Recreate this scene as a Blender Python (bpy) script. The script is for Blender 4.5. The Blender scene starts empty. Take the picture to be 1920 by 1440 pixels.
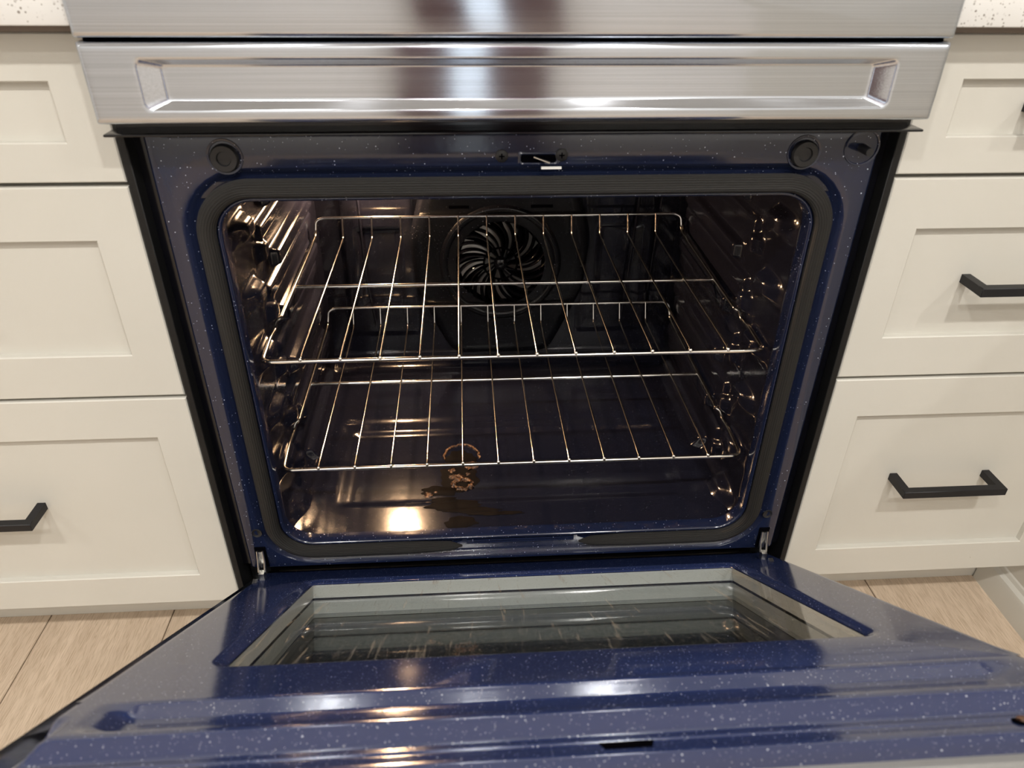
import bpy, bmesh, math, random
from math import sin, cos, pi, radians, sqrt, atan2
from mathutils import Vector, Matrix, noise

scene = bpy.context.scene
C = scene.collection
random.seed(7)

# ------------------------------------------------------------------ camera
cam_d = bpy.data.cameras.new('camera'); cam = bpy.data.objects.new('camera', cam_d); C.objects.link(cam)
def cam_setup(pos, pitch, yaw, roll, f):
    fwd = Vector((sin(yaw)*cos(pitch), cos(yaw)*cos(pitch), -sin(pitch)))
    right = Vector((cos(yaw), -sin(yaw), 0)); up = right.cross(fwd)
    r2 = right*cos(roll) + up*sin(roll); u2 = up*cos(roll) - right*sin(roll)
    m = Matrix((r2, u2, -fwd)).transposed().to_4x4(); m.translation = Vector(pos)
    cam.matrix_world = m
    cam_d.sensor_width = 36; cam_d.lens = f/1920*36
    cam_d.clip_start = .02
cam_setup((-.059, -.7243, .9073), .5616, .0687, .010, 1373.6)
cam_d.dof.use_dof = True; cam_d.dof.focus_distance = 1.0; cam_d.dof.aperture_fstop = 6.5
scene.camera = cam

# ------------------------------------------------------------------ world, lights, exposure
world = bpy.data.worlds.new('world'); scene.world = world; world.use_nodes = True
wn = world.node_tree.nodes
wn['Background'].inputs[0].default_value = (.90, .95, 1.0, 1); wn['Background'].inputs[1].default_value = 1.9
vs = scene.view_settings
vs.view_transform = 'Standard'; vs.look = 'None'; vs.gamma = 1.0; vs.use_curve_mapping = False; vs.exposure = 0.0
CEIL = 2.46
DOWNLIGHTS = [(-.72, -1.5), (.52, -1.5), (-1.95, -1.5), (1.75, -1.5), (-.10, -2.1)]  # last entry is an added fill lamp for low fronts and front wall
FALL = [1.08, 1.65, .55, .90, 1.0]
LAMP_W = 16.9
scene.cycles.max_bounces = 6; scene.cycles.glossy_bounces = 5; scene.cycles.diffuse_bounces = 3; scene.cycles.transparent_max_bounces = 8
scene.cycles.use_adaptive_sampling = True; scene.cycles.adaptive_threshold = .06
scene.cycles.sample_clamp_indirect = 8.0

# ------------------------------------------------------------------ materials
def new_mat(name):
    m = bpy.data.materials.new(name); m.use_nodes = True
    nt = m.node_tree; b = nt.nodes['Principled BSDF']
    return m, nt, b
def P(name, col, rough=.5, metal=0., spec=.5, coat=0., coatr=.05):
    m, nt, b = new_mat(name)
    b.inputs['Base Color'].default_value = (*col, 1); b.inputs['Roughness'].default_value = rough
    b.inputs['Metallic'].default_value = metal; b.inputs['Specular IOR Level'].default_value = spec
    b.inputs['Coat Weight'].default_value = coat; b.inputs['Coat Roughness'].default_value = coatr
    return m
def node(nt, t, **kw):
    n = nt.nodes.new(t)
    for k, v in kw.items():
        if k in n.inputs: n.inputs[k].default_value = v
        else: setattr(n, k, v)
    return n
def link(nt, a, ao, b, bi): nt.links.new(a.outputs[ao], b.inputs[bi])
def objcoord(nt, scale=(1,1,1)):
    t = node(nt, 'ShaderNodeTexCoord'); mp = node(nt, 'ShaderNodeMapping'); mp.inputs['Scale'].default_value = scale
    link(nt, t, 'Object', mp, 'Vector'); return mp
def ramp(nt, stops):
    r = node(nt, 'ShaderNodeValToRGB'); e = r.color_ramp.elements
    e[0].position, e[0].color = stops[0][0], (*stops[0][1], 1); e[1].position, e[1].color = stops[1][0], (*stops[1][1], 1)
    for p, c in stops[2:]:
        q = e.new(p); q.color = (*c, 1)
    return r

def enamel(name, base, rough=.1, fleck=1.0, dens=(170, 300), spec=.75, size=(.12, .15), ior=1.5):
    """speckled vitreous enamel: navy glass with tiny pale flecks"""
    m, nt, b = new_mat(name)
    mp = objcoord(nt)
    last = None
    for i, sc in enumerate(dens):
        vo = node(nt, 'ShaderNodeTexVoronoi', Scale=sc); link(nt, mp, 'Vector', vo, 'Vector')
        sep = node(nt, 'ShaderNodeSeparateColor'); link(nt, vo, 'Color', sep, 'Color')
        sz = node(nt, 'ShaderNodeMath', operation='MULTIPLY'); link(nt, sep, 'Red', sz, 0); sz.inputs[1].default_value = size[i]
        lt = node(nt, 'ShaderNodeMath', operation='LESS_THAN'); link(nt, vo, 'Distance', lt, 0); link(nt, sz, 0, lt, 1)
        g = node(nt, 'ShaderNodeMath', operation='MULTIPLY'); link(nt, lt, 0, g, 0); link(nt, sep, 'Green', g, 1)
        if last is None: last = g
        else:
            mx = node(nt, 'ShaderNodeMath', operation='MAXIMUM'); link(nt, last, 0, mx, 0); link(nt, g, 0, mx, 1); last = mx
    am = node(nt, 'ShaderNodeMath', operation='MULTIPLY'); link(nt, last, 0, am, 0); am.inputs[1].default_value = fleck
    mix = node(nt, 'ShaderNodeMix', data_type='RGBA'); link(nt, am, 0, mix, 'Factor')
    mix.inputs[6].default_value = (*base, 1); mix.inputs[7].default_value = (.62, .66, .74, 1)
    nt.links.new(mix.outputs[2], b.inputs['Base Color'])
    b.inputs['Roughness'].default_value = rough
    b.inputs['Specular IOR Level'].default_value = spec; b.inputs['IOR'].default_value = ior
    ns = node(nt, 'ShaderNodeTexNoise', Scale=55.0, Detail=2.0); link(nt, mp, 'Vector', ns, 'Vector')
    bp = node(nt, 'ShaderNodeBump', Strength=.05, Distance=.002); link(nt, ns, 'Fac', bp, 'Height'); link(nt, bp, 'Normal', b, 'Normal')
    return m

def brushed(name, col, rough=.24, aniso=.75, axis='X', smudge=.12):
    m, nt, b = new_mat(name)
    mp = objcoord(nt, (3, 900, 900) if axis == 'X' else (900, 3, 900))
    ns = node(nt, 'ShaderNodeTexNoise', Scale=1.0, Detail=3.0); link(nt, mp, 'Vector', ns, 'Vector')
    mp2 = objcoord(nt, (5, 40, 40)); n2 = node(nt, 'ShaderNodeTexNoise', Scale=1.0, Detail=4.0); link(nt, mp2, 'Vector', n2, 'Vector')
    mr = node(nt, 'ShaderNodeMapRange'); link(nt, n2, 'Fac', mr, 'Value'); mr.inputs['From Min'].default_value = .3; mr.inputs['From Max'].default_value = .7
    mr.inputs['To Min'].default_value = rough - smudge*.5; mr.inputs['To Max'].default_value = rough + smudge*.5
    link(nt, mr, 'Result', b, 'Roughness')
    cr = ramp(nt, [(.25, tuple(c*.86 for c in col)), (.75, tuple(min(1, c*1.1) for c in col))]); link(nt, ns, 'Fac', cr, 'Fac'); link(nt, cr, 'Color', b, 'Base Color')
    b.inputs['Metallic'].default_value = 1
    b.inputs['Anisotropic'].default_value = aniso
    tg = node(nt, 'ShaderNodeTangent', direction_type='RADIAL', axis='Z'); link(nt, tg, 'Tangent', b, 'Tangent')
    b.inputs['Anisotropic Rotation'].default_value = .25
    bp = node(nt, 'ShaderNodeBump', Strength=.06, Distance=.0004); link(nt, ns, 'Fac', bp, 'Height'); link(nt, bp, 'Normal', b, 'Normal')
    return m

M = {}
M['enamel'] = enamel('navy_enamel', (.0075, .012, .035), rough=.13)
M['cavity'] = enamel('cavity_enamel', (.009, .0095, .017), rough=.135, fleck=.15, spec=.65)
M['door_enamel'] = enamel('door_enamel', (.019, .031, .100), rough=.12, fleck=1.0, dens=(330, 520), spec=.72, size=(.20, .18), ior=1.8)
M['cover'] = enamel('fan_cover_enamel', (.004, .0045, .007), rough=.25, fleck=.4, spec=.4)
M['steel'] = brushed('brushed_steel', (.59, .625, .685), rough=.15, aniso=.92, smudge=.05)
M['steel_plain'] = P('plain_steel', (.62, .61, .58), .28, 1)
M['liner'] = P('galvanised_liner', (.66, .67, .64), .45, .15)
M['chrome'] = P('chrome_wire', (.80, .77, .72), .16, 1)
M['black_gloss'] = P('black_gloss', (.004, .004, .006), .12)
M['black_matte'] = P('black_matte', (.008, .008, .008), .5, 0, .3)
M['rubber'] = P('black_rubber', (.008, .008, .009), .45)
M['handle'] = P('black_handle', (.008, .008, .010), .42, 0, .35)
M['dark'] = P('dark_void', (.002, .002, .003), .9, 0, 0.)
M['fan_grey'] = P('fan_blade', (.34, .33, .31), .38, .6)
M['filler'] = P('brown_board', (.20, .16, .13), .6)
M['wall'] = P('wall_paint', (.82, .815, .80), .7)
M['ceiling'] = P('ceiling_paint', (.82, .81, .79), .8)
M['trimw'] = P('white_trim', (.78, .77, .73), .4)
M['reflection_band'] = P('mauve_cloth', (.17, .085, .095), .9)  # for the added mauve bands behind the camera

def cabinet_mat():
    m, nt, b = new_mat('cream_lacquer')
    mp = objcoord(nt, (6, 6, 6)); ns = node(nt, 'ShaderNodeTexNoise', Scale=1.0, Detail=2.0); link(nt, mp, 'Vector', ns, 'Vector')
    cr = ramp(nt, [(.3, (.610, .592, .530)), (.7, (.640, .622, .560))]); link(nt, ns, 'Fac', cr, 'Fac')
    vo = node(nt, 'ShaderNodeTexVoronoi', Scale=24.0); mp2 = objcoord(nt); link(nt, mp2, 'Vector', vo, 'Vector')
    sep = node(nt, 'ShaderNodeSeparateColor'); link(nt, vo, 'Color', sep, 'Color')
    gt = node(nt, 'ShaderNodeMath', operation='GREATER_THAN'); link(nt, sep, 'Red', gt, 0); gt.inputs[1].default_value = .88
    lt = node(nt, 'ShaderNodeMath', operation='LESS_THAN'); link(nt, vo, 'Distance', lt, 0); lt.inputs[1].default_value = .026
    mu = node(nt, 'ShaderNodeMath', operation='MULTIPLY'); link(nt, gt, 0, mu, 0); link(nt, lt, 0, mu, 1)
    mx = node(nt, 'ShaderNodeMix', data_type='RGBA'); link(nt, mu, 0, mx, 'Factor'); link(nt, cr, 'Color', mx, 6); mx.inputs[7].default_value = (.22, .19, .16, 1)
    nt.links.new(mx.outputs[2], b.inputs['Base Color'])
    b.inputs['Roughness'].default_value = .36
    return m
M['cabinet'] = cabinet_mat()

def quartz_mat():
    m, nt, b = new_mat('speckled_quartz')
    mp = objcoord(nt)
    vo = node(nt, 'ShaderNodeTexVoronoi', Scale=330.0); link(nt, mp, 'Vector', vo, 'Vector')
    sep = node(nt, 'ShaderNodeSeparateColor'); link(nt, vo, 'Color', sep, 'Color')
    sz = node(nt, 'ShaderNodeMath', operation='MULTIPLY'); link(nt, sep, 'Red', sz, 0); sz.inputs[1].default_value = .40
    lt = node(nt, 'ShaderNodeMath', operation='LESS_THAN'); link(nt, vo, 'Distance', lt, 0); link(nt, sz, 0, lt, 1)
    g = node(nt, 'ShaderNodeMath', operation='MULTIPLY'); link(nt, lt, 0, g, 0); link(nt, sep, 'Blue', g, 1)
    mx = node(nt, 'ShaderNodeMix', data_type='RGBA'); link(nt, g, 0, mx, 'Factor'); mx.inputs[6].default_value = (.76, .75, .72, 1); mx.inputs[7].default_value = (.26, .23, .20, 1)
    nt.links.new(mx.outputs[2], b.inputs['Base Color']); b.inputs['Roughness'].default_value = .25
    return m
M['quartz'] = quartz_mat()

def plank_mat():
    m, nt, b = new_mat('oak_plank')
    t = node(nt, 'ShaderNodeTexCoord'); oi = node(nt, 'ShaderNodeObjectInfo')
    add = node(nt, 'ShaderNodeVectorMath', operation='ADD'); link(nt, t, 'Object', add, 0)
    mul = node(nt, 'ShaderNodeVectorMath', operation='SCALE'); link(nt, oi, 'Random', mul, 'Scale'); mul.inputs[0].default_value = (7, 13, 3)
    link(nt, mul, 'Vector', add, 1)
    mp = node(nt, 'ShaderNodeMapping'); mp.inputs['Scale'].default_value = (620, 45, 1); link(nt, add, 'Vector', mp, 'Vector')
    n1 = node(nt, 'ShaderNodeTexNoise', Scale=1.0, Detail=3.0, Distortion=.6); link(nt, mp, 'Vector', n1, 'Vector')
    mp2 = node(nt, 'ShaderNodeMapping'); mp2.inputs['Scale'].default_value = (26, 2.2, 1); link(nt, add, 'Vector', mp2, 'Vector')
    n2 = node(nt, 'ShaderNodeTexNoise', Scale=1.0, Detail=4.0, Distortion=1.5); link(nt, mp2, 'Vector', n2, 'Vector')
    c1 = ramp(nt, [(.25, (.555, .435, .320)), (.75, (.70, .565, .43))]); link(nt, n2, 'Fac', c1, 'Fac')
    c2 = ramp(nt, [(.34, (.80, .77, .73)), (.56, (1.03, 1.03, 1.03))]); link(nt, n1, 'Fac', c2, 'Fac')
    mx = node(nt, 'ShaderNodeMix', data_type='RGBA', blend_type='MULTIPLY'); mx.inputs[0].default_value = 1
    link(nt, c1, 'Color', mx, 6); link(nt, c2, 'Color', mx, 7)
    nt.links.new(mx.outputs[2], b.inputs['Base Color']); b.inputs['Roughness'].default_value = .5
    bp = node(nt, 'ShaderNodeBump', Strength=.25, Distance=.0006); link(nt, n1, 'Fac', bp, 'Height'); link(nt, bp, 'Normal', b, 'Normal')
    return m
M['plank'] = plank_mat()

def gasket_mat():
    m, nt, b = new_mat('knitted_gasket')
    t = node(nt, 'ShaderNodeTexCoord'); mp = node(nt, 'ShaderNodeMapping'); link(nt, t, 'UV', mp, 'Vector')
    w = node(nt, 'ShaderNodeTexWave', Scale=1.7, wave_type='BANDS', bands_direction='Y'); link(nt, mp, 'Vector', w, 'Vector')
    mp2 = node(nt, 'ShaderNodeMapping'); link(nt, t, 'UV', mp2, 'Vector'); mp2.inputs['Rotation'].default_value = (0, 0, .25)
    w2 = node(nt, 'ShaderNodeTexWave', Scale=70.0, wave_type='BANDS', bands_direction='X'); link(nt, mp2, 'Vector', w2, 'Vector')
    ml = node(nt, 'ShaderNodeMath', operation='MULTIPLY'); link(nt, w, 'Fac', ml, 0); link(nt, w2, 'Fac', ml, 1)
    sm = node(nt, 'ShaderNodeMath', operation='MULTIPLY_ADD'); link(nt, w, 'Fac', sm, 0); sm.inputs[1].default_value = 1.0; link(nt, ml, 0, sm, 2)
    cr = ramp(nt, [(.1, (.006, .006, .005)), (1.0, (.024, .022, .020))]); link(nt, sm, 0, cr, 'Fac'); link(nt, cr, 'Color', b, 'Base Color')
    b.inputs['Roughness'].default_value = .55
    bp = node(nt, 'ShaderNodeBump', Strength=.6, Distance=.001); link(nt, sm, 0, bp, 'Height'); link(nt, bp, 'Normal', b, 'Normal')
    return m
M['gasket'] = gasket_mat()

def glass_mat(name, tint=(.93, .95, .94), dirt=.5):
    m = bpy.data.materials.new(name); m.use_nodes = True; nt = m.node_tree
    nt.nodes.remove(nt.nodes['Principled BSDF']); out = nt.nodes['Material Output']
    tr = node(nt, 'ShaderNodeBsdfTransparent'); tr.inputs['Color'].default_value = (*tint, 1)
    gl = node(nt, 'ShaderNodeBsdfGlossy', Roughness=.03)
    lw_ = node(nt, 'ShaderNodeLayerWeight', Blend=.5); pw = node(nt, 'ShaderNodeMath', operation='POWER'); link(nt, lw_, 'Facing', pw, 0); pw.inputs[1].default_value = 5
    fr = node(nt, 'ShaderNodeMath', operation='MULTIPLY_ADD'); link(nt, pw, 0, fr, 0); fr.inputs[1].default_value = .92; fr.inputs[2].default_value = .05
    mx = node(nt, 'ShaderNodeMixShader'); link(nt, fr, 0, mx, 'Fac'); link(nt, tr, 0, mx, 1); link(nt, gl, 0, mx, 2)
    if dirt > 0:
        df = node(nt, 'ShaderNodeBsdfDiffuse'); df.inputs['Color'].default_value = (.42, .38, .31, 1)
        t = node(nt, 'ShaderNodeTexCoord'); mp = node(nt, 'ShaderNodeMapping'); mp.inputs['Scale'].default_value = (150, 9, 9); link(nt, t, 'Object', mp, 'Vector')
        ns = node(nt, 'ShaderNodeTexNoise', Scale=1.0, Detail=3.0, Distortion=.5); link(nt, mp, 'Vector', ns, 'Vector')
        r1 = ramp(nt, [(.615, (0, 0, 0)), (.68, (.55, .55, .55))]); link(nt, ns, 'Fac', r1, 'Fac')
        mp3 = node(nt, 'ShaderNodeMapping'); mp3.inputs['Scale'].default_value = (420, 300, 300); link(nt, t, 'Object', mp3, 'Vector')
        n3 = node(nt, 'ShaderNodeTexNoise', Scale=1.0, Detail=2.0); link(nt, mp3, 'Vector', n3, 'Vector')
        r3 = ramp(nt, [(.64, (0, 0, 0)), (.70, (.6, .6, .6))]); link(nt, n3, 'Fac', r3, 'Fac')
        mm = node(nt, 'ShaderNodeMath', operation='MAXIMUM'); link(nt, r1, 'Color', mm, 0); link(nt, r3, 'Color', mm, 1)
        mu = node(nt, 'ShaderNodeMath', operation='MULTIPLY'); link(nt, mm, 0, mu, 0); mu.inputs[1].default_value = dirt
        mx2 = node(nt, 'ShaderNodeMixShader'); link(nt, mu, 0, mx2, 'Fac'); link(nt, mx, 0, mx2, 1); link(nt, df, 0, mx2, 2); mx = mx2
    link(nt, mx, 0, out, 'Surface')
    return m
M['glass'] = glass_mat('door_glass')
M['glass_mid'] = glass_mat('door_glass_middle', (.80, .82, .82), .15)
M['glass_clear'] = glass_mat('added_window_glass', (.97, .98, .98), 0)
M['glass_outer'] = P('tinted_outer_glass', (.006, .006, .008), .06)

def crust_mat():
    m, nt, b = new_mat('burnt_crust')
    mp = objcoord(nt, (260, 260, 260)); ns = node(nt, 'ShaderNodeTexNoise', Scale=1.0, Detail=4.0); link(nt, mp, 'Vector', ns, 'Vector')
    cr = ramp(nt, [(.38, (.018, .007, .004)), (.56, (.16, .070, .030)), (.72, (.42, .24, .12))]); link(nt, ns, 'Fac', cr, 'Fac'); link(nt, cr, 'Color', b, 'Base Color')
    b.inputs['Roughness'].default_value = .35
    bp = node(nt, 'ShaderNodeBump', Strength=.8, Distance=.002); link(nt, ns, 'Fac', bp, 'Height'); link(nt, bp, 'Normal', b, 'Normal')
    return m
M['crust'] = crust_mat()
M['stain'] = P('burnt_stain', (.004, .0022, .0018), .7, 0, .12)

def emis(name, col, st):
    m = bpy.data.materials.new(name); m.use_nodes = True; nt = m.node_tree; nt.nodes.remove(nt.nodes['Principled BSDF'])
    e = node(nt, 'ShaderNodeEmission', Strength=st); e.inputs['Color'].default_value = (*col, 1); link(nt, e, 0, nt.nodes['Material Output'], 'Surface')
    return m
M['bulb'] = emis('oven_bulb_glow', (1.0, .62, .34), 780)
M['lamp_lens'] = P('downlight_lens', (.9, .9, .88), .4)

# ------------------------------------------------------------------ mesh helpers
def mesh_obj(name, verts, faces, mat, parent=None, smooth=True, sharp=32, uvs=None):
    me = bpy.data.meshes.new(name); me.from_pydata([tuple(v) for v in verts], [], faces); me.update()
    bm = bmesh.new(); bm.from_mesh(me); bmesh.ops.remove_doubles(bm, verts=bm.verts, dist=1e-6) if uvs is None else None
    bmesh.ops.recalc_face_normals(bm, faces=bm.faces) if uvs is None else None
    bm.to_mesh(me); bm.free()
    if uvs is not None:
        l = me.uv_layers.new(name='UVMap'); i = 0
        for p in me.polygons:
            for li, vi in zip(p.loop_indices, p.vertices): l.data[li].uv = uvs[vi]
    if smooth:
        me.polygons.foreach_set('use_smooth', [True]*len(me.polygons)); me.set_sharp_from_angle(angle=radians(sharp))
    me.materials.append(M[mat])
    o = bpy.data.objects.new(name, me); C.objects.link(o)
    if parent is not None: attach(o, parent)
    return o
def attach(o, parent):
    o.parent = parent
    off = parent.location if parent.parent is None else Vector((0,0,0))   # parts are modelled in world coordinates
    o.matrix_parent_inverse = Matrix.Translation(-off)
def thing(name, label, cat, loc=(0,0,0), group=None):
    o = bpy.data.objects.new(name, None); C.objects.link(o); o.location = loc; o.empty_display_size = .05
    tag(o, label, cat, group); return o
def tag(o, label, cat, group=None):
    o['label'] = label; o['category'] = cat
    if group: o['group'] = group
    return o
def struct(o): o['kind'] = 'structure'; return o

def box(name, lo, hi, mat, parent=None, bevel=.0, seg=2):
    bm = bmesh.new(); bmesh.ops.create_cube(bm, size=1)
    for v in bm.verts:
        v.co = Vector([(lo[i]+hi[i])/2 + v.co[i]*(hi[i]-lo[i]) for i in range(3)])
    if bevel > 0: bmesh.ops.bevel(bm, geom=list(bm.edges), offset=bevel, segments=seg, affect='EDGES', profile=.5)
    me = bpy.data.meshes.new(name); bm.to_mesh(me); bm.free()
    me.polygons.foreach_set('use_smooth', [True]*len(me.polygons)); me.set_sharp_from_angle(angle=radians(40))
    me.materials.append(M[mat]); o = bpy.data.objects.new(name, me); C.objects.link(o)
    if parent is not None: attach(o, parent)
    return o

class MB:
    def __init__(s): s.v = []; s.f = []
    def add(s, vs, fs):
        n = len(s.v); s.v += [Vector(v) for v in vs]; s.f += [tuple(i+n for i in f) for f in fs]
    def box(s, lo, hi):
        x0,y0,z0 = lo; x1,y1,z1 = hi
        s.add([(x0,y0,z0),(x1,y0,z0),(x1,y1,z0),(x0,y1,z0),(x0,y0,z1),(x1,y0,z1),(x1,y1,z1),(x0,y1,z1)],
              [(0,3,2,1),(4,5,6,7),(0,1,5,4),(1,2,6,5),(2,3,7,6),(3,0,4,7)])
    def loops(s, ls, close=True, cap0=False, cap1=False):
        n = len(ls[0]); vs = [p for l in ls for p in l]; fs = []
        for i in range(len(ls)-1):
            for j in range(n if close else n-1):
                a = i*n+j; b = i*n+(j+1) % n; fs.append((a, b, b+n, a+n))
        if cap0: fs.append(tuple(range(n))[::-1])
        if cap1: fs.append(tuple((len(ls)-1)*n+j for j in range(n)))
        s.add(vs, fs)
    def tube(s, pts, r, seg=8, closed=False, caps=True):
        pts = [Vector(p) for p in pts]; n = len(pts); rings = []
        up = None
        for i, p in enumerate(pts):
            if closed: t = (pts[(i+1) % n]-pts[i-1]).normalized()
            else: t = (pts[min(i+1, n-1)]-pts[max(i-1, 0)]).normalized()
            if up is None:
                up = Vector((0,0,1)) if abs(t.z) < .9 else Vector((0,1,0))
            up = (up - t*up.dot(t)).normalized(); b = t.cross(up)
            rr = r[i] if isinstance(r, (list, tuple)) else r
            rings.append([p + (up*cos(2*pi*k/seg) + b*sin(2*pi*k/seg))*rr for k in range(seg)])
        if closed: rings.append(rings[0])
        s.loops(rings, True, caps and not closed, caps and not closed)
    def cyl(s, c, axis, r0, r1, L, seg=24):
        c = Vector(c); a = Vector(axis).normalized(); u = a.orthogonal().normalized(); w = a.cross(u)
        l0 = [c + (u*cos(2*pi*k/seg)+w*sin(2*pi*k/seg))*r0 for k in range(seg)]
        l1 = [c + a*L + (u*cos(2*pi*k/seg)+w*sin(2*pi*k/seg))*r1 for k in range(seg)]
        s.loops([l0, l1], True, True, True)
    def lathe(s, c, axis, prof, seg=28):
        """prof: list of (radius, distance along axis)"""
        c = Vector(c); a = Vector(axis).normalized(); u = a.orthogonal().normalized(); w = a.cross(u)
        s.loops([[c + a*d + (u*cos(2*pi*k/seg)+w*sin(2*pi*k/seg))*max(r, 1e-5) for k in range(seg)] for r, d in prof])
    def build(s, name, mat, parent=None, smooth=True, sharp=32): return mesh_obj(name, s.v, s.f, mat, parent, smooth, sharp)

def round_path(pts, rad, seg=5):
    """polyline with its corners rounded"""
    pts = [Vector(p) for p in pts]; out = [pts[0]]
    for i in range(1, len(pts)-1):
        a, b, c = pts[i-1], pts[i], pts[i+1]
        r = min(rad, (a-b).length*.45, (c-b).length*.45)
        p = b+(a-b).normalized()*r; q = b+(c-b).normalized()*r
        for k in range(seg+1):
            t = k/seg; out.append(p*(1-t)**2 + b*2*t*(1-t) + q*t*t)
    out.append(pts[-1]); return out

def rrect(x0, x1, z0, z1, r, nc=8, nx=16, nz=12):
    """points of a rounded rectangle, always the same count, starting at bottom-left going right"""
    r = max(min(r, (x1-x0)/2-1e-4, (z1-z0)/2-1e-4), 1e-5); out = []
    def seg(a, b, n): return [(a[0]+(b[0]-a[0])*i/n, a[1]+(b[1]-a[1])*i/n) for i in range(n)]
    def arc(cx, cz, a0): return [(cx+r*cos(a0+pi/2*i/nc), cz+r*sin(a0+pi/2*i/nc)) for i in range(nc)]
    out += seg((x0+r, z0), (x1-r, z0), nx) + arc(x1-r, z0+r, -pi/2)
    out += seg((x1, z0+r), (x1, z1-r), nz) + arc(x1-r, z1-r, 0)
    out += seg((x1-r, z1), (x0+r, z1), nx) + arc(x0+r, z1-r, pi/2)
    out += seg((x0, z1-r), (x0, z0+r), nz) + arc(x0+r, z0+r, pi)
    return out
def grid(name, nu, nv, fn, mat, parent=None, sharp=60):
    vs = [fn(i/nu, j/nv) for j in range(nv+1) for i in range(nu+1)]; w = nu+1
    fs = [(j*w+i, j*w+i+1, (j+1)*w+i+1, (j+1)*w+i) for j in range(nv) for i in range(nu)]
    return mesh_obj(name, vs, fs, mat, parent, True, sharp)
def sstep(a, b, x):
    t = max(0, min(1, (x-a)/(b-a))) if a != b else float(x > a)
    return t*t*(3-2*t)
def plateau(x, a, b, w): return sstep(a-w, a, x)*(1-sstep(b, b+w, x))

# ------------------------------------------------------------------ the room
RX0, RX1, RY0, RY1 = -2.7, 2.7, -2.35, .66
fl = struct(box('floor', (RX0, RY0, -.03), (RX1, RY1, -.006), 'dark'))
PW = .1843; X0 = -.71
k0 = int(math.floor((RX0-X0)/PW))
plank_mesh = {}
for k in range(k0, int((RX1-X0)/PW)+1):
    off = .5+(k*.37) % .55
    y = RY0 - off
    while y < RY1:
        a, b = max(y, RY0), min(y+1.2, RY1)
        x0, x1 = max(X0+k*PW, RX0), min(X0+(k+1)*PW, RX1)
        if b-a > .05 and x1-x0 > .02:
            p = box('plank', (x0+.0008, a+.0008, -.006), (x1-.0008, b-.0008, 0), 'plank', fl, .0008, 1)
        y += 1.2
struct(box('ceiling', (RX0, RY0, CEIL), (RX1, RY1, CEIL+.05), 'ceiling'))
struct(box('wall_back', (RX0, RY1, 0), (RX1, RY1+.1, CEIL), 'wall'))
struct(box('wall_left', (RX0-.1, RY0, 0), (RX0, RY1, CEIL), 'wall'))
struct(box('wall_right', (RX1, RY0, 0), (RX1+.1, RY1, CEIL), 'wall'))
WX0, WX1, WZ0, WZ1 = -.26, .22, .06, 2.1
wf = MB(); wf.box((RX0, RY0-.1, 0), (WX0, RY0, CEIL)); wf.box((WX1, RY0-.1, 0), (RX1, RY0, CEIL))
wf.box((WX0, RY0-.1, 0), (WX1, RY0, WZ0)); wf.box((WX0, RY0-.1, WZ1), (WX1, RY0, CEIL))
struct(wf.build('wall_front', 'wall', None, False))
win = MB()
for lo, hi in (((WX0, RY0-.09, WZ0), (WX0+.05, RY0-.03, WZ1)), ((WX1-.05, RY0-.09, WZ0), (WX1, RY0-.03, WZ1)),
               ((WX0, RY0-.09, WZ0), (WX1, RY0-.03, WZ0+.05)), ((WX0, RY0-.09, WZ1-.05), (WX1, RY0-.03, WZ1))): win.box(lo, hi)
wo = struct(win.build('added_window', 'trimw', None, False))  # added unseen opening, makes the bright gap mirrored in the steel
box('pane', (WX0+.05, RY0-.065, WZ0+.05), (WX1-.05, RY0-.06, WZ1-.05), 'glass_clear', wo)
for a, b in ((-.290, -.093), (.039, .270)):  # added unseen bands, hung only for the mauve stripes mirrored in the steel
    def cf(u, v, a=a, b=b):
        x = a+(b-a)*u; return (x, RY0+.06+.018*sin(u*38), .01+2.2*v)
    cu = grid('reflection_band', 60, 4, cf, 'reflection_band', wo)
    sm = cu.modifiers.new('thick', 'SOLIDIFY'); sm.thickness = .006

for i, (x, y) in enumerate(DOWNLIGHTS):
    t = thing('ceiling_downlight', ['round recessed downlight in the ceiling in front of the left drawer cabinet', 'round recessed downlight in the ceiling in front of the right drawer cabinet', 'round recessed downlight at the far left of the ceiling', 'round recessed downlight at the far right of the ceiling', 'round downlight added in the ceiling near the front wall as fill light'][i], 'ceiling light', (x, y, CEIL-.002), 'recessed ceiling downlights')
    m = MB(); m.lathe((x, y, CEIL), (0,0,-1), [(.085, -.0), (.085, .004), (.065, .006), (.062, .002)]); m.build('trim_ring', 'trimw', t)
    m = MB(); m.cyl((x, y, CEIL-.001), (0,0,-1), .062, .062, .001); m.build('lens', 'lamp_lens', t)
    ld = bpy.data.lights.new('downlight', 'AREA'); ld.shape = 'DISK'; ld.size = .11; ld.energy = LAMP_W*FALL[i]; ld.color = (1.0, .965, .92)
    lo = bpy.data.objects.new('downlight_lamp', ld); C.objects.link(lo); lo.location = (x, y, CEIL-.008); attach(lo, t)

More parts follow.
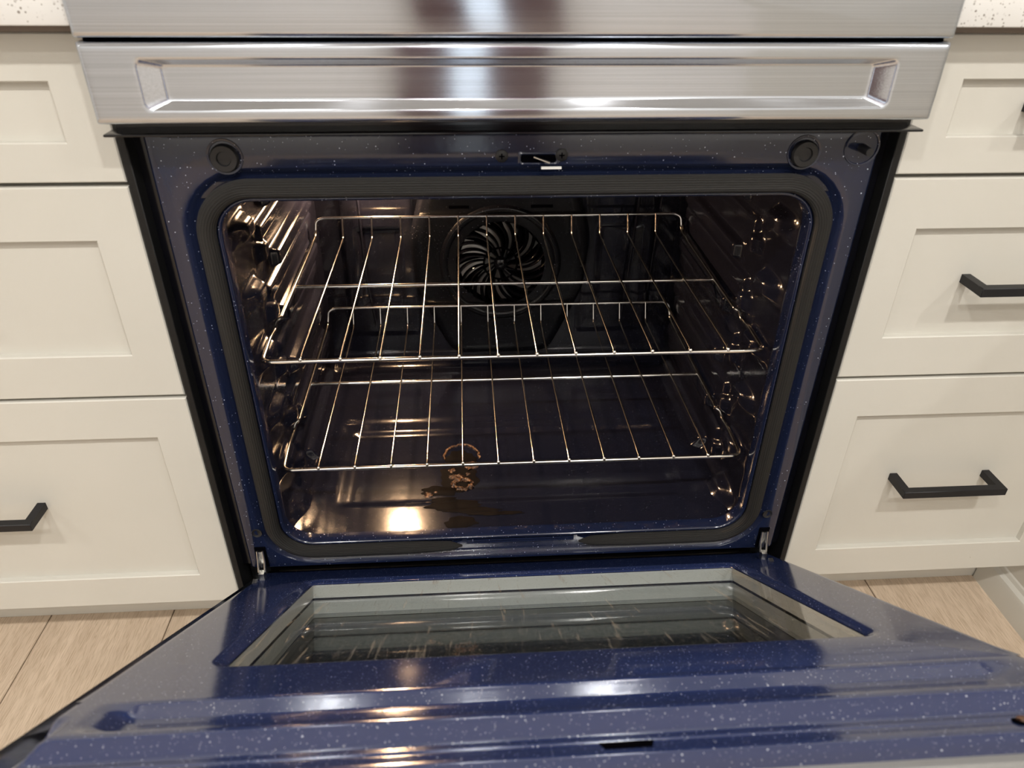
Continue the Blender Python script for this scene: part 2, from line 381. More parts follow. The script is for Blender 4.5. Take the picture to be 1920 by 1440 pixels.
# ------------------------------------------------------------------ kitchen cabinets
G1, G2, ZB, ZT, GAP = .690, .4453, .108, .8235, .0022
def shaker(name, x0, x1, z0, z1, ix0, ix1, iz0, iz1, parent):
    """drawer front: frame with a recessed flat panel"""
    yf, yb, yp = 0.0, .019, .0085
    m = MB()
    def L(x0, x1, z0, z1, y): return [(x0, y, z0), (x1, y, z0), (x1, y, z1), (x0, y, z1)]
    e = .0012
    m.loops([L(x0, x1, z0, z1, yb), L(x0, x1, z0, z1, yf+e), L(x0+e, x1-e, z0+e, z1-e, yf), L(ix0-e, ix1+e, iz0-e, iz1+e, yf), L(ix0, ix1, iz0, iz1, yf+e), L(ix0, ix1, iz0, iz1, yp+.002)])
    d = m.build(name, 'cabinet', parent, True, 30)
    m = MB(); m.box((ix0-.004, yp, iz0-.004), (ix1+.004, yp+.006, iz1+.004)); m.build('recessed_panel', 'cabinet', d, False)
    return d
def handle(parent, x0, x1, zc, yface):
    h = .0105; yo = -.032
    m = MB()
    m.box((x0, yo, zc-h/2), (x1, yo+h, zc+h/2))
    o = box('handle', (x0, yo, zc-h/2), (x1, yo+h, zc+h/2), 'handle', parent, .0006, 1)
    me = o.data; bm = bmesh.new(); bm.from_mesh(me)
    for a in (x0, x1-h):
        r = bmesh.ops.create_cube(bm, size=1)
        for v in r['verts']: v.co = Vector((a+h/2+v.co.x*(h-.0006), (yo+h+yface)/2+v.co.y*(yface-yo-h+.001), zc+v.co.z*(h-.0006)))
    bm.to_mesh(me); bm.free()
    return o
def base_cabinet(label, xa, xb, stile_a, stile_b, hx):
    t = thing('base_cabinet', label, 'cabinet', ((xa+xb)/2, .3, 0), 'cream three drawer base cabinets beside the oven')
    box('body', (xa, .0205, .100), (xb, .60, .822), 'cabinet', t, .001, 1)
    box('toe_kick', (xa, .083, 0), (xb, .099, .101), 'cabinet', t, .0005, 1)
    xa += .0015; xb -= .0015
    rows = [(G1+GAP, ZT, .730, .783, .757), (G2+GAP, G1-GAP, .501, .6325, .571), (ZB, G2-GAP, .160, .388, .283)]
    for z0, z1, i0, i1, hz in rows:
        d = shaker('drawer_front', xa, xb, z0, z1, xa+stile_a, xb-stile_b, i0, i1, t)
        handle(d, hx[0], hx[1], hz, .0087)
    return t
XG = .3825
base_cabinet('cream shaker drawer cabinet to the left of the open oven', -.945, -XG, .047, .0455, (-.733, -.5925))
base_cabinet('cream shaker drawer cabinet to the right of the open oven', XG, .768, .041, .0405, (.4995, .6385))
for s, xa, xb, lab in ((-1, -1.3, -.3790, 'white speckled quartz worktop at the top left corner'), (1, .3770, .80, 'white speckled quartz worktop at the top right corner')):
    t = thing('countertop', lab, 'countertop', ((xa+xb)/2, .3, .832), 'quartz worktops beside the oven')
    box('slab', (xa, -.032, .832), (xb, .64, .868), 'quartz', t, .002, 2)
    box('support_strip', (max(xa, -.945) if s < 0 else xa+.004, -.006, .8245), (xb-.004 if s < 0 else min(xb, .768), .58, .832), 'filler', t, .0005, 1)
# the run that turns the corner on the right
t = thing('peninsula_cabinet', 'cream cabinet end panel with base moulding at the far right edge', 'cabinet', (1.07, -.7, 0))
box('end_panel', (.7745, -1.6, 0), (1.37, .0805, .83), 'cabinet', t, .001, 1)
m = MB()
prof = [(.7745, 0), (.7625, 0), (.7625, .040), (.7645, .046), (.7705, .050), (.7725, .056), (.7745, .058)]
m.loops([[(x, .080, z) for x, z in prof], [(x, -1.6, z) for x, z in prof]], True, True, True)
m.build('base_moulding', 'cabinet', t, True, 25)

# ------------------------------------------------------------------ the oven
RNG = thing('oven_range', 'stainless steel slide in range with its navy enamel oven door open', 'oven', (0, .25, 0))
# body shell behind the frame: sides, back and bottom
m = MB()
m.box((-.372, .03, .06), (-.345, .62, .83)); m.box((.345, .03, .06), (.372, .62, .83)); m.box((-.372, .56, .06), (.372, .62, .83)); m.box((-.372, .06, .04), (.372, .62, .10)); m.box((-.372, .03, .745), (.372, .62, .83))
m.build('body_shell', 'black_matte', RNG, False)

# steel control panel strip and the steel front panel with its long pressed pocket
def steel_plate(name, x0, x1, z0, z1, yf, yb, r, extra=None, lean=0.):
    m = MB(); ls = []
    def L(i, y, rr, lean=lean): return [(x, y - (z-z0)*lean, z) for x, z in rrect(x0+i, x1-i, z0+i, z1-i, rr)]
    ls.append(L(0, yb, .002))
    for k in range(6):
        a = pi/2*k/5; ls.append(L(r*(1-sin(a)), yf+r*(1-cos(a)) if False else yf+r-r*sin(pi/2*k/5)*1.0, .002 + r*(1-cos(a))*.2) if False else L(r*(1-cos(a)), yf+r*(1-sin(a)), .002))
    if extra:
        ls.append(L(r+.003, yf, .002))
        for (a0, a1, b0, b1, y, rr) in extra: ls.append([(x, y - (z-z0)*lean, z) for x, z in rrect(a0, a1, b0, b1, rr)])
    m.loops(ls, True, False, True)
    return m.build(name, 'steel', RNG, True, 40)
YS = -.045
steel_plate('control_panel', -.3770, .3750, .8243, .93, YS, .02, .005, lean=.015)
steel_plate('front_panel', -.3765, .3745, .7555, .8217, YS, -.012, .005, [
    (-.3345, .3325, .7650, .8110, YS, .007), (-.3315, .3295, .7668, .8092, YS, .006), (-.3295, .3275, .7680, .8080, YS+.0008, .006), (-.3150, .3130, .7735, .8035, YS+.0078, .004), (-.3125, .3105, .7750, .8020, YS+.0085, .004), (-.3100, .3080, .7765, .8005, YS+.0085, .004), (-.3060, .3040, .7790, .7980, YS+.0085, .004)])
box('panel_gap', (-.372, -.036, .8205), (.370, .0, .8255), 'dark', RNG)
box('black_lip', (-.3805, -.030, .7415), (.3805, -.008, .7440), 'black_gloss', RNG, .0011, 2)  # glossy black strip under the front panel
box('panel_backing', (-.374, -.014, .7438), (.372, .04, .7560), 'black_gloss', RNG)

# enamel front frame around the oven mouth
GX, GZ0, GZ1, GR = .3200, .1935, .6845, .050
def gl(off, y, r0=GR): return [(x, y, z) for x, z in rrect(-GX-off, GX+off, GZ0-off, GZ1+off, r0+off)]
m = MB()
FX, FZ0, FZ1 = .3585, .1680, .7450
ls = [[(x, .030, z) for x, z in rrect(-FX-.002, FX+.002, FZ0-.002, FZ1, .004)],
      [(x, .008, z) for x, z in rrect(-FX-.0015, FX+.0015, FZ0-.0015, FZ1, .004)],
      [(x, .002, z) for x, z in rrect(-FX, FX, FZ0, FZ1, .004)],
      [(x, .0, z) for x, z in rrect(-FX+.003, FX-.003, FZ0+.0012, FZ1-.002, .004)]]
ls += [gl(.0215, 0.), gl(.020, .0006), gl(.0165, .0036), gl(.0130, .0066), gl(.011, .0075), gl(-.0085, .0075), gl(-.0095, .0040), gl(-.0105, .0026), gl(-.012, .0022), gl(-.0135, .003), gl(-.0145, .006), gl(-.0145, .020)]
m.loops(ls); m.build('front_frame', 'enamel', RNG, True, 50)
# black returns and matte side trims between the frame and the cabinets
for s in (-1, 1):
    a, b = sorted((s*.356, s*.3755)); box('side_return', (a, .016, .160), (b, .05, .742), 'black_gloss', RNG, .001, 1)
    a, b = sorted((s*.3742, s*.3818)); box('side_trim', (a, -.002, .11), (b, .05, .742), 'black_matte', RNG, .0008, 1)
# knitted gasket, open at the bottom
def gasket():
    pts = []; N = 0
    loop = []
    nc = 16
    def arc(cx, cz, a0): return [(cx+GR*cos(a0+pi/2*i/nc), cz+GR*sin(a0+pi/2*i/nc)) for i in range(nc+1)]
    x1, x0, z0, z1 = GX, -GX, GZ0, GZ1
    loop += [(.084, z0), (.10, z0), (.15, z0), (.2, z0)] + arc(x1-GR, z0+GR, -pi/2) + [(x1, .3), (x1, .45), (x1, .55)] + arc(x1-GR, z1-GR, 0)
    loop += [(.15, z1), (0, z1), (-.15, z1)] + arc(x0+GR, z1-GR, pi/2) + [(x0, .55), (x0, .45), (x0, .3)] + arc(x0+GR, z0+GR, pi) + [(-.2, z0), (-.15, z0), (-.09, z0), (-.074, z0)]
    n = len(loop); seg = 20; vs, uv, fs = [], [], []
    d = 0
    for i, (x, z) in enumerate(loop):
        if i: d += sqrt((x-loop[i-1][0])**2+(z-loop[i-1][1])**2)
        p, q = loop[max(i-1, 0)], loop[min(i+1, n-1)]
        tx, tz = q[0]-p[0], q[1]-p[1]; l = sqrt(tx*tx+tz*tz); nx, nz = tz/l, -tx/l
        e = {0: .12, 1: .75}.get(i, {n-1: .12, n-2: .75}.get(i, 1))
        for k in range(seg+1):
            a = 2*pi*k/seg
            vs.append((x+nx*.0096*e*cos(a), .0015-.0075*e*sin(a), z+nz*.0096*e*cos(a))); uv.append((d*4.0, k/seg*4))
    for i in range(n-1):
        for k in range(seg): fs.append((i*(seg+1)+k, i*(seg+1)+k+1, (i+1)*(seg+1)+k+1, (i+1)*(seg+1)+k))
    return mesh_obj('door_gasket', vs, fs, 'gasket', RNG, True, 60, uv)
gasket()
# pressed step and two fine ribs where the gasket is interrupted
for z in (.1925, .1965):
    m = MB(); m.tube([(-.068, .007, z), (.078, .007, z)], .0016, 8); m.build('sill_rib', 'enamel', RNG)

# cavity: floor, ceiling, side walls with rack ledges, back
CX, CZ0, CZ1, CY0, CY1 = .3145, .2035, .6740, .010, .468
LEV = [.3062-.081, .3062, .3875, .4687, .5500, .631]
def wall_h(y, z):
    """how far the pressed side wall bulges into the oven"""
    h = 0.
    for lz in LEV:
        top = lz-.004
        h = max(h, .0130*plateau(z, top-.020, top-.004, .007)*plateau(y, .195, .430, .012))
        h = max(h, .0150*plateau(z, top-.020, top-.008, .013)*sstep(.036, .080, y)*(1-sstep(.100, .116, y)))
        h = max(h, .0120*plateau(z, top+.010, top+.026, .008)*sstep(.118, .140, y)*(1-sstep(.150, .160, y)))
        h = max(h, .0070*plateau(z, top-.050, top-.036, .007)*plateau(y, .150, .435, .012))
    h -= .006*plateau(y, .030, .036, .004)*plateau(z, .25, .62, .03)
    # gentle turn into the corners
    return h
def wallfn(s):
    def f(u, v):
        y = CY0+(CY1-CY0)*u; z = CZ0+(CZ1-CZ0)*v
        x = .3055+.009*sstep(0, .03, y-CY0) - wall_h(y, z)
        # corner fillets towards floor, ceiling and back
        for d in (z-CZ0, CZ1-z, CY1-y):
            if d < .02: x -= .012*(1-d/.02)**2.2
        return (s*x, y, z)
    return f
for s in (-1, 1): grid('cavity_wall', 170, 190, wallfn(s), 'cavity', RNG, 80)
def floorfn(u, v):
    x = -.306+.612*u; y = .004+(CY1-.004)*v
    z = .2045
    d1 = plateau(x, -.235, .235, .02)*plateau(y, .088, .245, .014); z -= .0045*d1
    z += .003*plateau(y, .29, .44, .015)*plateau(x, -.26, .26, .02)
    z += .002*sstep(.02, .0, y)*0
    for d in (CY1-y,):
        if d < .03: z += .02*(1-d/.03)**2
    return (x, y, z)
grid('cavity_floor', 120, 120, floorfn, 'cavity', RNG, 80)
box('cavity_ceiling', (-.32, .006, .674), (.32, .47, .69), 'cavity', RNG)
def backfn(u, v):
    x = -.306+.612*u; z = .2+.476*v; y = .4665
    for s in (-1, 1):
        ax = s*x
        d = max(abs(ax-.205)-.060, abs(z-.46)-.185)   # pressed tall panel each side
        y -= .005*sstep(.006, -.004, d)
        d2 = max(abs(ax-.205)-.034, abs(z-.40)-.07)
        y += .0035*sstep(.005, -.004, d2)
    y -= .003*plateau(z, .224, .232, .004)
    return (x, y, z)
grid('cavity_back', 150, 130, backfn, 'cavity', RNG, 80)

# convection fan cover
FC = Vector((0.0, .4600, .412))
def cover_r(a):
    # half plane polygon seen from the front, star shaped about the fan
    pts = [(.092, .235), (.150, .045), (.142, -.05), (.085, -.175), (-.085, -.175), (-.142, -.05), (-.150, .045), (-.092, .235)]
    best = None
    dx, dz = cos(a), sin(a)
    for i in range(len(pts)):
        (x1, z1), (x2, z2) = pts[i], pts[(i+1) % len(pts)]
        ex, ez = x2-x1, z2-z1; den = dx*ez-dz*ex
        if abs(den) < 1e-9: continue
        t = (x1*ez-z1*ex)/den; s_ = (x1*dz-z1*dx)/den
        if t > 0 and -1e-6 <= s_ <= 1+1e-6: best = t if best is None else min(best, t)
    return best
NA = 144
rad = [cover_r(2*pi*i/NA) for i in range(NA)]
for _ in range(4): rad = [(rad[i-1]+rad[i]*2+rad[(i+1) % NA])/4 for i in range(NA)]
def cl(f, dy): return [(FC.x+f(i)*cos(2*pi*i/NA), FC.y+dy, FC.z+f(i)*sin(2*pi*i/NA)) for i in range(NA)]
m = MB()
m.loops([cl(lambda i: rad[i]+.006, .006), cl(lambda i: rad[i]+.003, -.003), cl(lambda i: rad[i], -.009), cl(lambda i: rad[i]-.004, -.012), cl(lambda i: max(rad[i]-.02, .112), -.012),
         cl(lambda i: .104, -.012), cl(lambda i: .101, -.015), cl(lambda i: .097, -.0165), cl(lambda i: .093, -.015), cl(lambda i: .090, -.0125), cl(lambda i: .079, -.0135), cl(lambda i: .076, -.0135), cl(lambda i: .0755, -.006)])
cover = m.build('fan_cover', 'cover', RNG, True, 45)
m = MB(); NV = 26
for k in range(NV):
    a0 = 2*pi*k/NV; L0, L1 = [], []
    rows = []
    for j in range(9):
        t = j/8; r = .029+.048*t; a = a0+.25*t*t+.25*t; w = (.0020+.0030*t)
        c, s_ = cos(a), sin(a); tx, tz = -s_, c
        px, pz = FC.x+r*c, FC.z+r*s_
        rows.append([(px-tx*w, FC.y-.0105, pz-tz*w), (px, FC.y-.0145, pz), (px+tx*w, FC.y-.0105, pz+tz*w)])
    m.loops([list(r) for r in rows], False)
def ring(r0, r1, y, n=64): 
    m.loops([[(FC.x+r0*cos(2*pi*i/n), FC.y+y+.004, FC.z+r0*sin(2*pi*i/n)) for i in range(n)], [(FC.x+(r0+r1)/2*cos(2*pi*i/n), FC.y+y, FC.z+(r0+r1)/2*sin(2*pi*i/n)) for i in range(n)], [(FC.x+r1*cos(2*pi*i/n), FC.y+y+.004, FC.z+r1*sin(2*pi*i/n)) for i in range(n)]])
ring(.0265, .0305, -.0145)
for k in range(12):
    a = 2*pi*k/12+.2; c, s_ = cos(a), sin(a)
    m.tube([(FC.x+.009*c, FC.y-.011, FC.z+.009*s_), (FC.x+.028*cos(a+.4), FC.y-.011, FC.z+.028*sin(a+.4))], .0018, 6)
m.lathe(FC, (0,-1,0), [(.0115, .004), (.0115, .012), (.009, .015), (.0, .0155)])
m.build('fan_grille', 'black_gloss', cover, True, 50)
m = MB()
for k in range(9):
    a = 2*pi*k/9; q = []
    for j in range(6):
        t = j/5; r = .010+.062*t; aa = a+.45*t
        q.append([(FC.x+r*cos(aa), FC.y+.002, FC.z+r*sin(aa)), (FC.x+r*cos(aa+.38), FC.y-.004, FC.z+r*sin(aa+.38))])
    m.loops(q, False)
m.build('fan_blades', 'fan_grey', cover, True, 60)
m = MB(); m.cyl((FC.x, FC.y+.004, FC.z), (0,1,0), .078, .078, .002, 48); m.build('fan_housing', 'dark', cover)
def phillips(name, c, axis, r, parent, mat):
    m = MB(); m.lathe(c, axis, [(r*1.05, -.001), (r, .0008), (r*.7, .0018), (.0, .0021)], 20); o = m.build(name, mat, parent)
    c = Vector(c); a = Vector(axis).normalized(); m = MB()
    u = Vector((1,0,0)); w = a.cross(u)
    for d in (u, w):
        e = a.cross(d); p = c+a*.0022
        m.add([p+d*r*.45+e*r*.1, p-d*r*.45+e*r*.1, p-d*r*.45-e*r*.1, p+d*r*.45-e*r*.1], [(0,1,2,3)])
    m.build('cross_slot', 'dark', o, False)
    return o
phillips('cover_screw', (-.002, FC.y-.012, .5410), (0,-1,0), .006, RNG, 'cavity')
# slit pressed across the top of the cover
m = MB(); m.box((-.085, FC.y-.0128, .5105), (-.052, FC.y-.011, .5155)); m.build('cover_slit', 'dark', cover, False)
m = MB(); m.box((.050, FC.y-.0128, .5105), (.086, FC.y-.011, .5155)); m.build('cover_slit', 'dark', cover, False)
# temperature probe tubes down the back wall
for pts in ([(-.262, .455, .66), (-.262, .455, .575), (-.245, .452, .55), (-.232, .452, .53), (-.232, .452, .40), (-.222, .452, .30)],
            [(.236, .455, .66), (.230, .452, .50), (.222, .452, .36), (.218, .452, .29)], [(.276, .455, .66), (.268, .452, .50), (.262, .452, .36)]):
    m = MB(); m.tube(round_path(pts, .02), .0022, 8); m.build('wall_bead', 'cavity', RNG)
# oven lamp high on the back wall
LC = Vector((-.205, .452, .592))
lamp = MB(); lamp.lathe(LC+Vector((0,.012,0)), (0,-1,0), [(.050, 0), (.050, .006), (.044, .010), (.040, .008)], 32); lp = lamp.build('oven_lamp', 'steel_plain', RNG)
m = MB(); m.lathe(LC, (0,-1,0), [(.0, .024), (.010, .022), (.016, .014), (.018, .004), (.014, -.004), (.010, -.008)], 20); m.build('bulb', 'bulb', lp)

# details on the face: bumpers, pin, screws, latch slot
def bumper(x, z):
    m = MB(); m.lathe((x, .0005, z), (0,-1,0), [(.0175, .0), (.0170, .0015), (.0150, .0012), (.0135, -.0008)], 32); o = m.build('bumper_seat', 'enamel', RNG)
    m = MB(); m.lathe((x, .0, z-.001), (0,-1,0), [(.0135, -.001), (.0135, .0035), (.0122, .0055), (.0070, .0055), (.0062, .0035), (.0, .0035)], 32); m.build('rubber_bumper', 'rubber', o)
bumper(-.2865, .7160); bumper(.2815, .7155)
m = MB(); m.lathe((.3400, .0005, .7200), (0,-1,0), [(.0185, 0), (.0180, .0015), (.0165, .0012), (.0155, -.0006), (.0, -.0006)], 32); o = m.build('switch_seat', 'enamel', RNG)
m = MB(); m.cyl((.3400, 0, .7195), (0,-1,0), .0045, .0040, .018, 16); m.build('switch_pin', 'rubber', o)
for x, z in ((-.0215, .7145), (.0375, .7150)): phillips('face_screw', (x, -.0002, z), (0,-1,0), .0062, RNG, 'rubber')
m = MB(); ls = [[(x, y, z) for x, z in rrect(-.004+i, .0335-i, .7065+i, .7165-i, .0025)] for i, y in ((-.0015, -.0002), (0, -.0010), (.0012, -.0002), (.0016, .0012))]
m.loops(ls); ls_ = m.build('latch_slot', 'enamel', RNG)
box('slot_void', (-.0030, -.0001, .7075), (.0325, .0004, .7155), 'dark', ls_)
m = MB(); m.tube([(.010, -.0012, .7135), (.0255, -.006, .7090)], .0011, 6); m.build('latch_spring', 'steel_plain', ls_)
m = MB(); m.box((.0170, -.007, .7030), (.0370, -.0045, .7050)); m.build('latch_tongue', 'trimw', ls_, False)
for x in (-.3405, .3400): 
    m = MB(); m.lathe((x, -.0002, .2315), (0,-1,0), [(.0068, 0), (.0064, .0012), (.0050, .0004), (.0035, -.0003), (0, -.0003)], 20); m.build('corner_screw', 'rubber', RNG)
# hinges
for s in (-1, 1):
    x = s*.3415
    h = box('hinge_slot', (x-.0075, -.0012, .170), (x+.0075, .004, .2065), 'dark', RNG, .0008, 1)
    m = MB(); m.tube([(x-.0035, -.003, .2015), (x-.0042, -.006, .185), (x-.004, -.012, .172)], .0014, 6); m.tube([(x+.0035, -.003, .2015), (x+.0042, -.006, .185), (x+.004, -.012, .172)], .0014, 6)
    m.box((x-.0036, -.0035, .172), (x+.0036, -.0015, .200)); m.build('hinge_arm', 'steel_plain', h)
    m = MB(); m.box((x-.0035-s*-.000, -.018, .160), (x+.0035, -.010, .174)); m.build('hinge_link', 'steel_plain', h, False)
    x2 = x+s*.006
    m = MB(); m.box((x2-.003, -.034, .158), (x2+.003, -.024, .172)); m.build('hinge_foot', 'steel_plain', h, False)

# ------------------------------------------------------------------ the door, tilted open
AD = radians(36.0); H0 = Vector((0, -.003, .152)); DD = Vector((0, -cos(AD), sin(AD))); DN = Vector((0, sin(AD), cos(AD)))
def dp(x, s, h=0.): return H0 + Vector((x, 0, 0)) + DD*s + DN*h
S0, S1, DXL, DXR = -.050, .592, -.3520, .3690
door = box('oven_door', (0,0,0), (.1,.1,.1), 'steel', RNG)      # replaced below by the steel shell
m = MB()
def dl(i, h, r=.004): return [dp(x, s, h) for x, s in rrect(-.3735+i, .3738-i, S0+i, .606-i, r)]
# steel outer shell: a shallow tray that wraps the edges
m.loops([dl(0.018, -.0250), dl(.0105, -.0215), dl(.003, -.0095), dl(.0, -.0125), dl(0, -.052), dl(.004, -.056)], True, False, False)
WO = (-.262, .280, .045, .372)
m.loops([dl(.004, -.056), [dp(x, s, -.056) for x, s in rrect(*WO, .01)]])
me = bpy.data.meshes.new('oven_door'); me.from_pydata([tuple(v) for v in m.v], [], m.f); me.materials.append(M['steel'])
bm = bmesh.new(); bm.from_mesh(me); bmesh.ops.remove_doubles(bm, verts=bm.verts, dist=1e-6); bmesh.ops.recalc_face_normals(bm, faces=bm.faces); bm.to_mesh(me); bm.free()
me.polygons.foreach_set('use_smooth', [True]*len(me.polygons)); me.set_sharp_from_angle(angle=radians(30)); door.data = me
# enamel inner panel
SB = .462                                      # below this the plain field with the window, beyond it the terraces
WIN = (-.2720, .2910, .0360, .3830)
m = MB()
def wl(off, h, r): return [dp(x, s, h) for x, s in rrect(WIN[0]-off, WIN[1]+off, WIN[2]-off, WIN[3]+off, r, 8, 24, 18)]
def ol(i, h): 
    return [dp(x, s, h if s < SB-.0007 else 0.) for x, s in rrect(DXL+i, DXR-i, S0+i+.004, SB, .0006, 8, 24, 18)]
m.loops([wl(0, -.0052, .012), wl(.0006, -.0042, .013), wl(.0020, -.0034, .014), wl(.0060, -.0014, .018), wl(.0090, -.0004, .021), wl(.0115, 0, .023), wl(.0140, 0, .025), ol(.0075, 0), ol(.0040, 0)])
sub = lambda l: l[90:116]+l[0:51]                 # rolled edge on three sides only
m.loops([sub(l) for l in (ol(.0040, 0), ol(.0016, -.0008), ol(.0002, -.0035), ol(0, -.0110))], False)
def poly(pts, x):
    for (a, ha), (b, hb) in zip(pts, pts[1:]):
        if x <= b:
            t = max(0, (x-a)/(b-a)); return ha+(hb-ha)*t
    return pts[-1][1]
GRV = [(0, 0), (.4660, 0), (.4685, -.0008), (.4715, -.0030), (.4795, -.0085), (.4840, -.0098), (.5040, -.0098), (.5085, -.0085), (.5165, -.0022), (.5195, -.0004), (.5230, 0), (1, 0)]
STP = [(0, 0), (.5240, 0), (.5275, -.0008), (.5300, -.0030), (.5370, -.0110), (.5400, -.0128), (.5430, -.0130), (.5460, -.0112), (.5480, -.0112), (.5510, -.0130), (.5600, -.0130), (.5640, -.0138), (.5670, -.0165), (.5770, -.0280), (1, -.031)]
def tray(x, s):
    """pressed groove, rounded step and rim at the far end of the door"""
    e = min(x-(DXL+.024), (DXR-.016)-x)
    h = poly(GRV, s)*sstep(-.006, .034, e)
    e2 = min(x-(DXL+.004), (DXR-.004)-x)
    side = -.0125*sstep(.012, -.002, e2)*sstep(.488, .512, s)
    return h+min(poly(STP, s), side)
ns, nx = 110, 150
vs = []
for j in range(ns+1):
    s = SB+(S1-SB)*j/ns
    for i in range(nx+1):
        u = i/nx; u = u + .12*sin(2*pi*u)*-.5      # finer towards the ends
        x = DXL+(DXR-DXL)*u
        h = tray(x, s); e = min(x-DXL, DXR-x)
        if e < .0045: h -= .0035*(1-e/.0045)**2
        vs.append(dp(x, s, h))
w = nx+1
m.add(vs, [(j*w+i, j*w+i+1, (j+1)*w+i+1, (j+1)*w+i) for j in range(ns) for i in range(nx)])
for j in range(ns):                            # skirts at both sides
    for i in (0, nx):
        x = DXL if i == 0 else DXR; sa, sb = SB+(S1-SB)*j/ns, SB+(S1-SB)*(j+1)/ns
        m.add([vs[j*w+i], vs[(j+1)*w+i], dp(x, sb, -.034), dp(x, sa, -.034)], [(0,1,2,3)])
m.build('inner_panel', 'door_enamel', door, True, 55)
# vent slot and screw holes in the rim
m = MB(); m.add([dp(x, s, h) for h in (-.0122, -.0150) for x, s in ((.0170, .5490), (.0530, .5490), (.0500, .5585), (.0200, .5585))], [(0,1,2,3), (4,7,6,5), (0,4,5,1), (1,5,6,2), (2,6,7,3), (3,7,4,0)])
m.build('vent_slot', 'dark', door, False)
for x in (-.3270, .2985):
    m = MB(); m.lathe(dp(x, .5520, -.0128), DN, [(.0075, 0), (.0068, .0012), (.0, .0012)], 20); o = m.build('rim_hole', 'dark', door)
    m = MB(); m.lathe(dp(x, .5520, -.0116), DN, [(.0042, 0), (.0038, .0014), (.0, .0018)], 16); m.build('rim_screw', 'crust', o)
# window: inner pane, liner walls, middle pane, outer pane
def slab(name, a, h0, h1, mat, r=.008):
    m = MB(); m.loops([[dp(x, s, h0) for x, s in rrect(*a, r)], [dp(x, s, h1) for x, s in rrect(*a, r)]], True, True, True); return m.build(name, mat, door, True, 30)
def pane(name, a, h, mat):
    m = MB(); m.add([dp(a[0], a[2], h), dp(a[1], a[2], h), dp(a[1], a[3], h), dp(a[0], a[3], h)], [(0,1,2,3)]); return m.build(name, mat, door, False)
big = (WIN[0]-.004, WIN[1]+.004, WIN[2]-.004, WIN[3]+.004)
pane('inner_glass', big, -.0054, 'glass')
def liner(name, a, h0, h1, mat='liner', r=.002):
    m = MB(); m.loops([[dp(x, s, h0) for x, s in rrect(*a, r)], [dp(x, s, h1) for x, s in rrect(*a, r)]]); return m.build(name, mat, door, True, 30)
lw = (WIN[0]+.001, WIN[1]-.001, WIN[2]+.001, WIN[3]-.001)
liner('window_liner', lw, -.0058, -.0228); 
liner('window_liner', (lw[0]+.0008, lw[1]-.0008, lw[2]+.0008, lw[3]-.0008), -.0252, -.0475)
liner('liner_seam', (lw[0]+.0002, lw[1]-.0002, lw[2]+.0002, lw[3]-.0002), -.0224, -.0256, 'black_matte')
pane('middle_glass', lw, -.0242, 'glass_mid')
slab('outer_glass', (lw[0]-.004, lw[1]+.004, lw[2]-.004, lw[3]+.004), -.0480, -.0545, 'glass_outer')

# ------------------------------------------------------------------ racks
XW = [-.2573+.5146*i/11 for i in range(12)]
def oven_rack(label, z, tilt=0.):
    t = thing('oven_rack', label, 'oven rack', (0, .24, z), 'chrome wire oven racks')
    X = .3025; yf, yb, zb = .0365, .4415, z+.031
    left = [(-X+.002, yb-.004, zb-.004), (-X, .4300, z+.004), (-X, .157, z-.0005), (-X+.0005, .150, z-.0005), (-X-.005, .144, z-.002), (-X-.006, .134, z-.0100), (-X-.004, .100, z-.0035), (-X, yf, z-.002)]
    path = [(0, yb, zb), (-X+.012, yb, zb)] + left + [(0, yf, z-.002)]
    right = [(-p[0], p[1], p[2]) for p in reversed(left)]
    full = [(-.1, yf, z-.002), (.1, yf, z-.002)] + right + [(X-.012, yb, zb), (-X+.012, yb, zb)] + left + [(-.1, yf, z-.002)]
    m = MB(); pp = round_path(full, .012, 4); m.tube(pp[:-1], .0027, 10, True); m.build('frame_rod', 'chrome', t, True, 60)
    m = MB(); m.tube([(-X, .2455, z-.0012), (X, .2455, z-.0012)], .0027, 10); m.build('cross_rod', 'chrome', t, True, 60)
    wm = None
    for x in XW:
        if wm is None:
            m = MB(); r = .00145
            m.tube(round_path([(0, yf, z+.0018), (0, .060, z+.0026), (0, .424, z+.0026), (0, .437, zb+.002)], .006, 3), r, 7)
            m.lathe((0, yf, z-.0008), (0,0,1), [(.0028, 0), (.0026, .003), (.0012, .0042), (0, .0044)], 8)
            o = m.build('wire', 'chrome', t, True, 60); wm = o.data
        else:
            o = bpy.data.objects.new('wire', wm); C.objects.link(o); attach(o, t)
        o.location = (x, 0, 0)
    return t
oven_rack('chrome wire rack on the upper level of the oven', .4687)
oven_rack('chrome wire rack on the lower level of the oven', .3062)

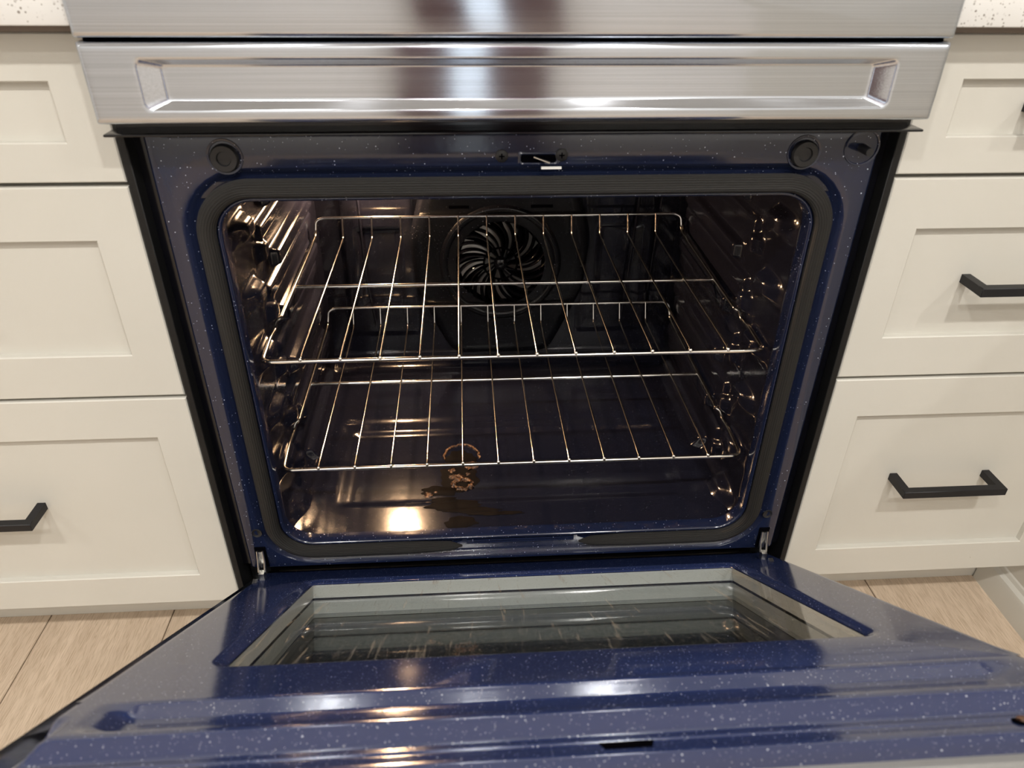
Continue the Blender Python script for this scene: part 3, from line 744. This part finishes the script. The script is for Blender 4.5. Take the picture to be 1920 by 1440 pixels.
# ------------------------------------------------------------------ burnt spill on the oven floor
ZF = .2003
sp = thing('burnt_spill', 'crusty brown burnt food spill stuck on the oven floor', 'food residue', (-.08, .14, ZF))
def crust_ring(cx, cy, rx, ry, a0, a1, r, n=46, seed=0, zz=ZF):
    m = MB(); pts, rs = [], []
    for i in range(n+1):
        a = a0+(a1-a0)*i/n; q = noise.noise(Vector((i*.35, seed, 0)))
        pts.append((cx+rx*(1+.12*q)*cos(a), cy+ry*(1+.12*q)*sin(a), zz+.0005)); rs.append(r*(.75+.6*abs(noise.noise(Vector((i*.6, seed+9, 0))))) * (min(1, .3+min(i, n-i)*.4)))
    m.tube(pts, rs, 9)
    vs = [Vector(v)+Vector((noise.noise(v*420), noise.noise(v*420+Vector((7,0,0))), noise.noise(v*420+Vector((0,7,0)))))*r*.7 for v in m.v]
    m.v = vs; return m.build('crust', 'crust', sp, True, 80)
def crust_lump(cx, cy, rx, ry, hz, seed, zz=ZF):
    m = MB(); N, K = 22, 9; ls = []
    for j in range(K+1):
        t = j/K*pi/2
        ls.append([(cx+rx*cos(t)*cos(2*pi*i/N), cy+ry*cos(t)*sin(2*pi*i/N), zz-.001+hz*sin(t)) for i in range(N)])
    m.loops(ls)
    m.v = [Vector(v)+Vector((noise.noise(v*300+Vector((seed,0,0))), noise.noise(v*300+Vector((0,seed,0))), .9*noise.noise(v*340+Vector((0,0,seed)))))*min(rx, ry)*.45 for v in m.v]
    return m.build('crust', 'crust', sp, True, 80)
crust_ring(-.074, .188, .0270, .030, -.25, pi+.25, .0021, seed=1)
crust_ring(-.073, .120, .0135, .011, 0, 2*pi, .0042, seed=4)
crust_lump(-.0600, .1640, .011, .010, .0045, 3)
crust_lump(-.0815, .1380, .012, .007, .0040, 5)
crust_lump(-.0890, .1530, .006, .006, .0030, 8)
crust_lump(-.0650, .1440, .005, .004, .0025, 11)
crust_lump(-.1230, .1000, .007, .006, .0035, 13)
crust_lump(-.1110, .1040, .005, .003, .0022, 15)
def stain(pts_c, seed, zz=ZF):
    m = MB(); 
    for q, (cx, cy, rx, ry) in enumerate(pts_c):
        N = 40; ring_ = []
        for i in range(N):
            a = 2*pi*i/N; k = 1+.38*noise.noise(Vector((cos(a)*2.2+seed+q*3, sin(a)*2.2, q*1.7)))
            ring_.append((cx+rx*k*cos(a), cy+ry*k*sin(a), zz))
        z1 = zz+.0005+q*.00004
        m.loops([ring_, [(cx+(x-cx)*.93, cy+(y-cy)*.93, z1) for x, y, _ in ring_]], True, False, True)
    return m.build('stain', 'stain', sp, True, 50)
stain([(-.078, .135, .030, .030), (-.105, .108, .028, .012), (-.074, .180, .024, .022)], 2)
stain([(-.085, .070, .038, .012), (-.060, .058, .040, .006), (-.075, .034, .022, .012), (-.025, .050, .040, .004), (-.10, .082, .02, .006)], 6, .2047)
